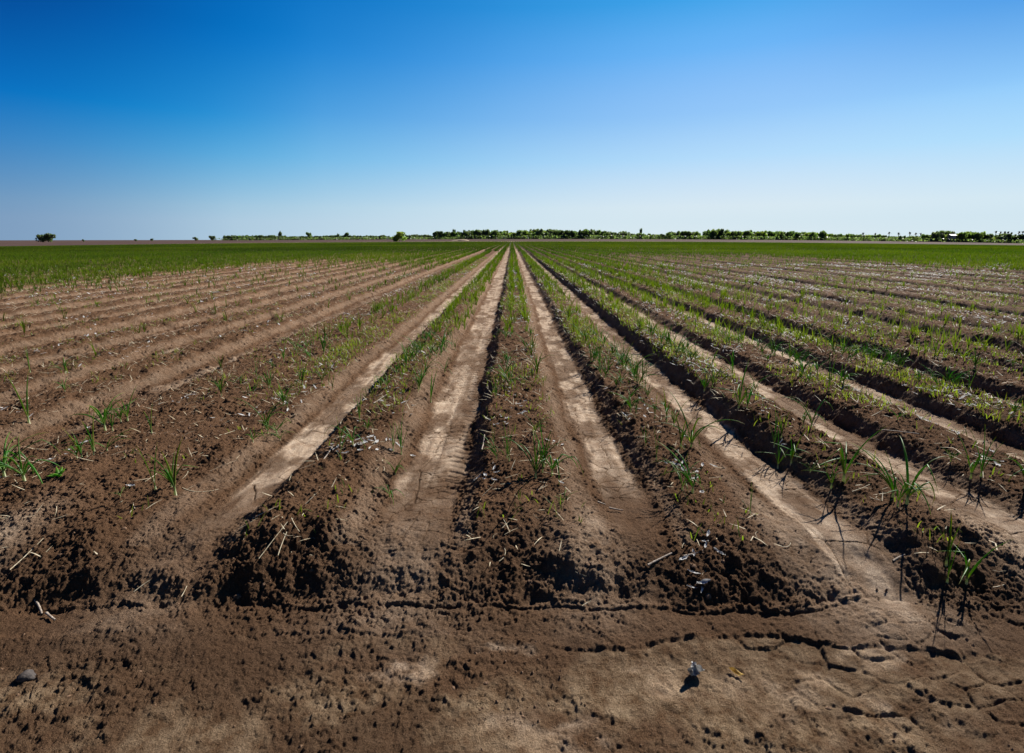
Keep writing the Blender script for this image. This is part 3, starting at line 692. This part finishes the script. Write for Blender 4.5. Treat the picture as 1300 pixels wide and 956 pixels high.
o = link('stone', clod_mesh(.03, M_stone, 'stone')); o.location = (-1.742, 1.66, gz(-1.742, 1.66) + .006); o.rotation_euler = (0, 0, .4)
tag(o, 'small dark stone on the sandy foreground at the lower left', 'stone')
o = link('broadleaf_weed', None) if False else bpy.data.objects.new('broadleaf_weed', None); col.objects.link(o) if o.name not in col.objects else None
o.location = (-2.655, 2.93, gz(-2.655, 2.93)); tag(o, 'low bright green broad-leaved weed near the drooping onions at the left edge', 'weed')
for k in range(9):
    a = k * 2.4; me = leaf_mesh(random.uniform(.04, .07), a, random.uniform(.7, 1.2), .3, (2, 0), .011, .4, .9, .0); link('leaf', me, o)

print('T5', time.time() - T0)
# ------------------------------------------------------------------ far trees
def crown_mesh(w, h, base, lobes, n, leaf, mat, shape='round', seed=0):
    rg = np.random.default_rng(seed); C = []; 
    for k in range(lobes):
        a = rg.uniform(0, 6.28); r = rg.uniform(0, .62) ** .7 * w / 2; z = base + (h - base) * rg.uniform(.22, .85)
        C.append((math.cos(a) * r, math.sin(a) * r, z, rg.uniform(.22, .42) * min(w, h - base) * (1.15 - .5 * (z - base) / (h - base))))
    C = np.array(C); k = rg.integers(0, lobes, n); d = rg.normal(size=(n, 3)); d /= np.linalg.norm(d, axis=1)[:, None]
    rr = rg.uniform(.55, 1.08, n)
    P = C[k, :3] + d * (C[k, 3] * rr)[:, None]; P[:, 2] = np.clip(P[:, 2], base * .6, h * 1.03)
    u = rg.normal(size=(n, 3)); u /= np.linalg.norm(u, axis=1)[:, None]; v = np.cross(u, d); v /= (np.linalg.norm(v, axis=1)[:, None] + 1e-6)
    s = rg.uniform(.6, 1.3, n)[:, None] * leaf
    V = np.stack([P - u * s - v * s * .6, P + u * s - v * s * .6, P + u * s + v * s * .6, P - u * s + v * s * .6], 1).reshape(-1, 3)
    tone = rg.random(lobes)[k]
    A = np.repeat(np.stack([rg.random(n), np.clip(tone + rg.normal(0, .15, n), 0, 1), np.clip(tone * .6 + rg.random(n) * .4, 0, 1)], 1), 4, 0)
    return mesh_np('crown', V, np.arange(n * 4).reshape(-1, 4), mat, {'t': A})
def trunk_mesh(h, r, lean=0, limbs=3):
    pts = [(lean * h * (k / 4) ** 1.3, 0, h * k / 4 - (.4 if k == 0 else 0)) for k in range(5)]
    parts = [tube(pts, [r, r * .85, r * .7, r * .5, r * .35], 6)]
    for k in range(limbs):
        a = k * 2.3; z = h * random.uniform(.4, .7)
        parts.append(tube([(lean * z, 0, z), (lean * z + math.cos(a) * h * .15, math.sin(a) * h * .15, z + h * .18), (lean * z + math.cos(a) * h * .28, math.sin(a) * h * .28, z + h * .33)], [r * .5, r * .35, r * .15], 5))
    o = 0; Vs = []; Fs = []
    for V, F, T in parts: Vs.append(V); Fs.append(F + o); o += len(V)
    return mesh_np('trunk', np.concatenate(Vs), np.concatenate(Fs), M_trunk, None, True)
M_dark = leaf_material('dark foliage', [(0, (.075, .105, .065)), (1, (.12, .16, .09))], .5, attr='t')
M_mid = leaf_material('mid foliage', [(0, (.09, .135, .06)), (1, (.15, .205, .09))], .55, attr='t')
M_bright = leaf_material('bright foliage', [(0, (.14, .185, .055)), (1, (.22, .27, .085))], .55, attr='t')
M_grey = leaf_material('grey green foliage', [(0, (.11, .15, .09)), (1, (.16, .20, .13))], .4, attr='t')
M_palm = leaf_material('palm frond', [(0, (.018, .03, .02)), (1, (.035, .05, .03))], .15, attr='t')
CR = {}
for nm, m in (('dark', M_dark), ('mid', M_mid), ('bright', M_bright), ('grey', M_grey)):
    CR[nm] = [crown_mesh(8.5, 6.2, .5, 9 + q, 1500, .36, m, seed=10 * q + len(nm)) for q in range(4)]
TR = [trunk_mesh(3.6, .2, random.uniform(-.1, .1)) for _ in range(3)]
def lvl(x, y): return float(far_level(np.array([float(x)]), np.array([float(y)]))[0])
def add_tree(x, y, kind, sx, sz, lab, group=None, name='tree', cat='tree', lean=0):
    e = bpy.data.objects.new(name, None); col.objects.link(e); e.location = (x, y, lvl(x, y) - .05); e.rotation_euler = (0, lean, random.uniform(0, 6.28) if not lean else 0)
    e.scale = (sx, sx, sz); tag(e, lab, cat, group)
    link('trunk', random.choice(TR), e); link('crown', random.choice(CR[kind]), e); return e
YT = 450.0
# picture column -> bearing of the tree line (m across at 450 m)
def bx(px, y=YT): return (px - 650) / 680 * (y * .982 + .3)
KN = {'dark': 'dark green', 'mid': 'mid green', 'bright': 'bright yellow-green', 'grey': 'grey-green'}
# single trees that stand apart
add_tree(bx(54), 450, 'dark', 1.0, 1.0, 'left one of the two dark round trees standing alone on the far left skyline')
add_tree(bx(64), 450, 'dark', 1.1, 1.15, 'right, taller one of the two dark round trees standing alone on the far left skyline')
add_tree(bx(105.5), 450, 'dark', .22, .35, 'tiny dark bush alone right of the two round skyline trees', name='bush', cat='bush')
for px, s, lab in [(172, .3, 'tiny dark bush on the left horizon, first right of the lone small bush'), (193, .34, 'tiny dark bush on the left horizon, second right of the lone small bush'), (248, .5, 'low dark bush on the left horizon, left neighbour of the ragged bush'), (270, .62, 'ragged dark bush on the left horizon before the tree line begins')]:
    add_tree(bx(px), 450, 'dark', s, s, lab, name='bush', cat='bush')
add_tree(bx(507, 335), 335, 'bright', .95, .9, 'round bright green bush standing alone in front of the far trees left of centre', name='bush', cat='bush')
add_tree(bx(356), 450, 'dark', .4, 1.15, 'slim dark tree rising above the low left tree line')
add_tree(bx(392), 450, 'mid', .6, 1.0, 'small brighter green tree in the low left tree line')
add_tree(bx(437), 450, 'grey', .45, 1.05, 'thin grey-green tree leaning right, above the low left tree line', lean=.5)
add_tree(bx(428), 450, 'grey', .35, .8, 'thin short tree beside the leaning one in the low left tree line', lean=.3)
add_tree(bx(577), 450, 'dark', .35, 1.25, 'narrow dark tree poking up left of the furrows vanishing point')
add_tree(bx(813), 450, 'dark', .3, 1.35, 'small dark pointed treetop right of the centre, above lower bushes')
# belts: px0, px1, step, height scale, kinds, label place
BELTS = [(288, 350, 5, .62, ['dark', 'mid', 'dark'], 'in the left end of the far low tree line'), (352, 495, 6, .55, ['dark', 'grey', 'dark', 'mid'], 'in the far low tree line left of the bright bush'),
 (518, 552, 6, .6, ['dark', 'grey'], 'in the low gap between the bright bush and centre trees'), (553, 585, 6, .95, ['dark', 'mid', 'dark'], 'in the dark clump left of the vanishing rows'),
 (590, 630, 6, 1.12, ['mid', 'grey', 'mid', 'dark'], 'in the taller grey-green clump behind the vanishing rows'), (628, 660, 6, 1.0, ['bright', 'bright', 'mid'], 'in the bright clump right over the vanishing rows'), (660, 690, 6, 1.2, ['mid', 'grey', 'bright'], 'in the clump just right of the vanishing rows'),
 (692, 760, 5.5, 1.15, ['mid', 'dark', 'grey', 'mid', 'dark'], 'in the long even wood right of centre'), (760, 800, 6, 1.0, ['mid', 'dark', 'dark'], 'at the right end of the long even wood'), (802, 850, 6, .72, ['mid', 'dark', 'bright'], 'in the low bushes after the long wood'),
 (850, 885, 6, 1.0, ['mid', 'dark'], 'in the rounded wood right of the low bushes'), (886, 900, 7, .55, ['bright'], 'in the short bright gap between two woods'), (898, 955, 6, 1.25, ['mid', 'dark', 'mid', 'bright'], 'in the tall wood on the right'),
 (953, 1015, 6, 1.15, ['mid', 'mid', 'bright'], 'in the even green wood after the tall wood'), (1013, 1050, 6, 1.15, ['bright', 'bright', 'mid'], 'in the bright hedge-like wood on the right'), (1050, 1130, 7, .85, ['mid', 'dark', 'bright'], 'in the bushes left of the palms'),
 (1130, 1180, 6, .72, ['mid', 'dark', 'bright'], 'in the low bushes under the palms'), (1175, 1205, 6, 1.05, ['mid', 'bright', 'grey'], 'in the bushes left of the white-roofed shed'), (1186, 1206, 6, 1.35, ['grey', 'dark'], 'in the tall dark crowns behind the white-roofed shed'),
 (1214, 1255, 6, 1.3, ['mid', 'bright', 'mid', 'dark'], 'in the bushes right of the white-roofed shed'), (1240, 1265, 7, .8, ['bright'], 'in the lime green shrubs right of the shed'), (1262, 1308, 6, 1.15, ['grey', 'dark', 'dark'], 'in the dark wood at the far right')]
nt = 0
for p0, p1, st, hs, kinds, place in BELTS:
    px = p0; q = 0
    while px < p1:
        kd = kinds[q % len(kinds)]; yy = YT + random.uniform(-9, 9); s = random.uniform(.8, 1.1)
        add_tree(bx(px, yy), yy, kd, s * .85 * max(hs, .55) ** .5, hs * random.uniform(.82, 1.1), '%s broad-leaved tree %s' % (KN[kd], place), '%s trees %s' % (KN[kd], place))
        px += st * random.uniform(.42, .8); q += 1; nt += 1
print('belt trees', nt)
# undergrowth
def under():
    n = 42000; x = RNG.uniform(bx(290), bx(1330), n); y = YT + RNG.normal(-3, 6, n)
    z = np.clip(far_level(x, y), -9, 9) + RNG.uniform(0, 3.0, n) * np.where(x < bx(585), .6, 1)
    u = RNG.normal(size=(n, 3)); u /= np.linalg.norm(u, axis=1)[:, None]; v = RNG.normal(size=(n, 3)); v -= (v * u).sum(1)[:, None] * u; v /= np.linalg.norm(v, axis=1)[:, None]
    P = np.stack([x, y, z], 1); s = RNG.uniform(.2, .5, n)[:, None]
    V = np.stack([P - u * s - v * s, P + u * s - v * s, P + u * s + v * s, P - u * s + v * s], 1).reshape(-1, 3)
    A = np.repeat(RNG.random((n, 3)), 4, 0)
    o = link('undergrowth', mesh_np('undergrowth', V, np.arange(n * 4).reshape(-1, 4), M_dark, {'t': A})); tag(o, 'low dark undergrowth along the foot of the far trees', 'undergrowth', kind='stuff')
under()
# palms
def frond_mesh():
    n = 26; seg = 3
    rg = RNG; az = rg.uniform(0, 6.28, n); lean = rg.uniform(.1, 1.9, n)
    return strips(np.zeros((n, 3)), az, lean, rg.uniform(.2, .9, n), rg.uniform(1.3, 1.9, n), rg.uniform(.5, .8, n), seg, rg.random((n, 2)))
PC = []
for _ in range(3):
    V, F, A = frond_mesh(); PC.append(mesh_np('crown', V, F, M_palm, {'t': A}))
V, F, T = tube([(0, 0, -.5), (.05, 0, 2), (0, 0, 5), (.1, 0, 7)], [.32, .26, .22, .2], 8); PT = mesh_np('trunk', V, F, M_trunk, None, True)
PALMS = [(1128, 7.5), (1140, 7.0), (1154, 7.6), (1162, 7.2), (1168, 7.0), (1231, 8.9), (1263, 9.9), (1268.5, 9.4), (1274, 9.5), (1278.5, 9.7), (1283, 9.0), (1292, 9.8), (1297, 10.2), (1301, 10.4), (1110, 6.4), (1095, 6.6)]
PALMS.sort()
for k, (px, h) in enumerate(PALMS):
    yy = YT + 6; x = bx(px, yy); e = bpy.data.objects.new('palm_tree', None); col.objects.link(e); e.location = (x, yy, lvl(x, yy))
    t = link('trunk', PT, e); t.scale = (1, 1, (h - 1) / 7); c = link('crown', PC[k % 3], e, (.1, 0, h - 1)); e.rotation_euler = (0, 0, random.uniform(0, 6)); c.scale = (1.15, 1.15, 1.0)
    tag(e, 'dark fan palm on the right skyline, %s' % ('leftmost of all the palms' if k == 0 else 'rightmost, at the picture edge' if k == len(PALMS) - 1 else ORD[k] + ' palm counting from the left'), 'palm tree', 'palms on the right skyline')

# shed with a white roof
def box(x0, x1, y0, y1, z0, z1):
    V = np.array([(x, y, z) for x in (x0, x1) for y in (y0, y1) for z in (z0, z1)], float)
    return V, np.array([(0, 1, 3, 2), (4, 6, 7, 5), (0, 4, 5, 1), (2, 3, 7, 6), (0, 2, 6, 4), (1, 5, 7, 3)])
sx, sy = bx(1207.5, 441), 441
e = bpy.data.objects.new('shed', None); col.objects.link(e); e.location = (sx, sy, lvl(sx, sy)); tag(e, 'small white-roofed shed among the bushes on the right skyline', 'shed')
V, F = box(-2, 2, -2, 2, -.3, 5.4); link('wall', mesh_np('wall', V, F, M_wall), e)
V = np.array([(-2.4, -2.4, 5.3), (2.4, -2.4, 5.3), (2.4, 0, 6.3), (-2.4, 0, 6.3), (2.4, 2.4, 5.3), (-2.4, 2.4, 5.3), (-2.4, -2.4, 5.42), (2.4, -2.4, 5.42), (2.4, 0, 6.42), (-2.4, 0, 6.42), (2.4, 2.4, 5.42), (-2.4, 2.4, 5.42)], float)
link('roof', mesh_np('roof', V, np.array([(0, 3, 2, 1), (3, 5, 4, 2), (6, 7, 8, 9), (9, 8, 10, 11), (0, 1, 7, 6), (5, 11, 10, 4), (0, 6, 9, 3), (3, 9, 11, 5), (1, 2, 8, 7), (2, 4, 10, 8)]), M_roof), e)
V, F = box(-.6, .6, -2.05, -2.003, 0, 2.1); link('door', mesh_np('door', V, F, M_door), e)
# pale spoil mound
n = 24; V = []; F = []
for i in range(n + 1):
    for j in range(n + 1):
        u = i / n * 2 - 1; v = j / n * 2 - 1; hgt = max(0, 1 - (u * u + v * v)) ** .8 * (1.1 + .5 * u) + float(fbm(np.array([u * 4]), np.array([v * 4]), 3, 5)[0]) * .25
        V.append((u * 6, v * 3, max(hgt, -.2) * 1.0 - .1))
for i in range(n):
    for j in range(n): a = i * (n + 1) + j; F.append((a, a + n + 1, a + n + 2, a + 1))
mx, my = bx(584, 345), 345
o = link('earth_mound', mesh_np('earth_mound', np.array(V), np.array(F), M_mound, None, True), None, (mx, my, lvl(mx, my))); tag(o, 'pale wedge-shaped mound of earth beyond the field, left of the vanishing rows', 'mound')

print('T6', time.time() - T0)
# ------------------------------------------------------------------ light
sc = bpy.context.scene
EL, AZ = 34.0, 41.0                       # sun ahead and to the right
w = bpy.data.worlds.new('World'); sc.world = w; w.use_nodes = True; nt_ = w.node_tree; nt_.nodes.clear()
sky = nt_.nodes.new('ShaderNodeTexSky'); sky.sky_type = 'NISHITA'; sky.sun_disc = False; sky.sun_elevation = R(EL); sky.sun_rotation = R(AZ)
sky.air_density = 1.0; sky.dust_density = .3; sky.ozone_density = 3.0; sky.altitude = 0
EXPO = .78
def wn(t, **k):
    o = nt_.nodes.new(t)
    for q, v in k.items(): setattr(o, q, v)
    return o
def lin(c): return tuple(((v / 255 + .055) / 1.055) ** 2.4 if v > 10 else v / 3295 for v in c)
tc = wn('ShaderNodeTexCoord'); sp = wn('ShaderNodeSeparateXYZ'); nt_.links.new(tc.outputs['Generated'], sp.inputs[0])
hl = wn('ShaderNodeMath', operation='SQRT'); q1 = wn('ShaderNodeMath', operation='MULTIPLY'); q2 = wn('ShaderNodeMath', operation='MULTIPLY'); q3 = wn('ShaderNodeMath', operation='ADD')
nt_.links.new(sp.outputs[0], q1.inputs[0]); nt_.links.new(sp.outputs[0], q1.inputs[1]); nt_.links.new(sp.outputs[1], q2.inputs[0]); nt_.links.new(sp.outputs[1], q2.inputs[1])
nt_.links.new(q1.outputs[0], q3.inputs[0]); nt_.links.new(q2.outputs[0], q3.inputs[1]); nt_.links.new(q3.outputs[0], hl.inputs[0])
def div(a): 
    o = wn('ShaderNodeMath', operation='DIVIDE'); nt_.links.new(a, o.inputs[0]); nt_.links.new(hl.outputs[0], o.inputs[1]); return o.outputs[0]
def half(a):
    o = wn('ShaderNodeMath', operation='MULTIPLY_ADD'); nt_.links.new(a, o.inputs[0]); o.inputs[1].default_value = .5; o.inputs[2].default_value = .5; return o.outputs[0]
def wramp(f, stops, interp='LINEAR', k5=False):
    if k5: stops = [(p, tuple(v / 5 for v in c)) for p, c in stops]
    o = wn('ShaderNodeValToRGB'); e = o.color_ramp.elements; o.color_ramp.interpolation = interp
    while len(e) < len(stops): e.new(.5)
    for k, (p, c) in enumerate(stops): e[k].position = p; e[k].color = (*c, 1)
    nt_.links.new(f, o.inputs[0])
    if k5:
        m5 = wn('ShaderNodeVectorMath', operation='SCALE'); m5.inputs['Scale'].default_value = 5; nt_.links.new(o.outputs[0], m5.inputs[0]); return m5.outputs[0]
    return o.outputs[0]
G = 2 ** -EXPO
sk = lambda c: tuple(v * G for v in lin(c))
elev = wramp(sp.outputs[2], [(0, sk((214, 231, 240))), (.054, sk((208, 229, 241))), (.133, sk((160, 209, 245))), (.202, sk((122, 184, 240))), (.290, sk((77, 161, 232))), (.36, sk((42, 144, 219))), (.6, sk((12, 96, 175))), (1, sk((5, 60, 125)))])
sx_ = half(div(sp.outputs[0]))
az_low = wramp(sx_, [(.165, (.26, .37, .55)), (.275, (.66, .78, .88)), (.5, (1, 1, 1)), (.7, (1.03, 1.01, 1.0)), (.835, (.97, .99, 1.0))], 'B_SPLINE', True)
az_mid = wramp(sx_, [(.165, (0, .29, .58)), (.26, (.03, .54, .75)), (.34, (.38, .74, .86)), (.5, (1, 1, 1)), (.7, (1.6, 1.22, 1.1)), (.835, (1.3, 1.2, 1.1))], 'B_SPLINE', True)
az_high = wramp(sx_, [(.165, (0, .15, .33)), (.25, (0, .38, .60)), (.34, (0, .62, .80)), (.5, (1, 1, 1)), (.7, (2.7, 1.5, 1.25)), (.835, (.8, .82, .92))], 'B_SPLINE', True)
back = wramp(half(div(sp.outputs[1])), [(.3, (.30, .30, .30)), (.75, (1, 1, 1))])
def wmul(a, b, mode='MULTIPLY', f=1.0):
    o = wn('ShaderNodeMix', data_type='RGBA', blend_type=mode)
    if hasattr(f, 'links'): nt_.links.new(f, o.inputs[0])
    else: o.inputs[0].default_value = f
    for v, k in ((a, 6), (b, 7)):
        if hasattr(v, 'links'): nt_.links.new(v, o.inputs[k])
        else: o.inputs[k].default_value = (*v, 1)
    return o.outputs[2]
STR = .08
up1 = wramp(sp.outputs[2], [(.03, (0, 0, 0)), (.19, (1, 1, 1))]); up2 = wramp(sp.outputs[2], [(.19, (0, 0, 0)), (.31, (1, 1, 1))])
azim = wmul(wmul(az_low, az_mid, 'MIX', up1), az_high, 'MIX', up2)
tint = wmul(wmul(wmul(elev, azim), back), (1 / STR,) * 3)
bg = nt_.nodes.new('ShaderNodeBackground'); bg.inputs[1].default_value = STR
wo = nt_.nodes.new('ShaderNodeOutputWorld')
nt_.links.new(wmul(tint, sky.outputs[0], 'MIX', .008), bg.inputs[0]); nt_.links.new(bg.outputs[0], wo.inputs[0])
sl = bpy.data.lights.new('sun', 'SUN'); sl.energy = 5.0; sl.angle = R(.5); sl.color = (1, .95, .87)
so = bpy.data.objects.new('sun', sl); col.objects.link(so)
import mathutils
d = mathutils.Vector((math.sin(R(AZ)) * math.cos(R(EL)), math.cos(R(AZ)) * math.cos(R(EL)), math.sin(R(EL))))
so.rotation_euler = d.to_track_quat('Z', 'Y').to_euler()

cam = bpy.data.cameras.new('camera'); co = bpy.data.objects.new('camera', cam); col.objects.link(co); sc.camera = co
cam.sensor_fit = 'HORIZONTAL'; cam.sensor_width = 36; cam.lens = 680 / 1300 * 36; cam.shift_y = -45 / 1300; cam.clip_start = .05; cam.clip_end = 12000
co.location = (0, 0, 1.48); co.rotation_euler = (R(90) - math.atan(129.5 / 680), R(.115), 0)
sc.view_settings.view_transform = 'Standard'; sc.view_settings.look = 'None'; sc.view_settings.gamma = 1; sc.view_settings.exposure = EXPO

for o in bpy.data.objects:
    if 'label' in o.keys() and not 4 <= len(o['label'].replace('-', ' ').split()) <= 16: print('LABEL', o['label'])
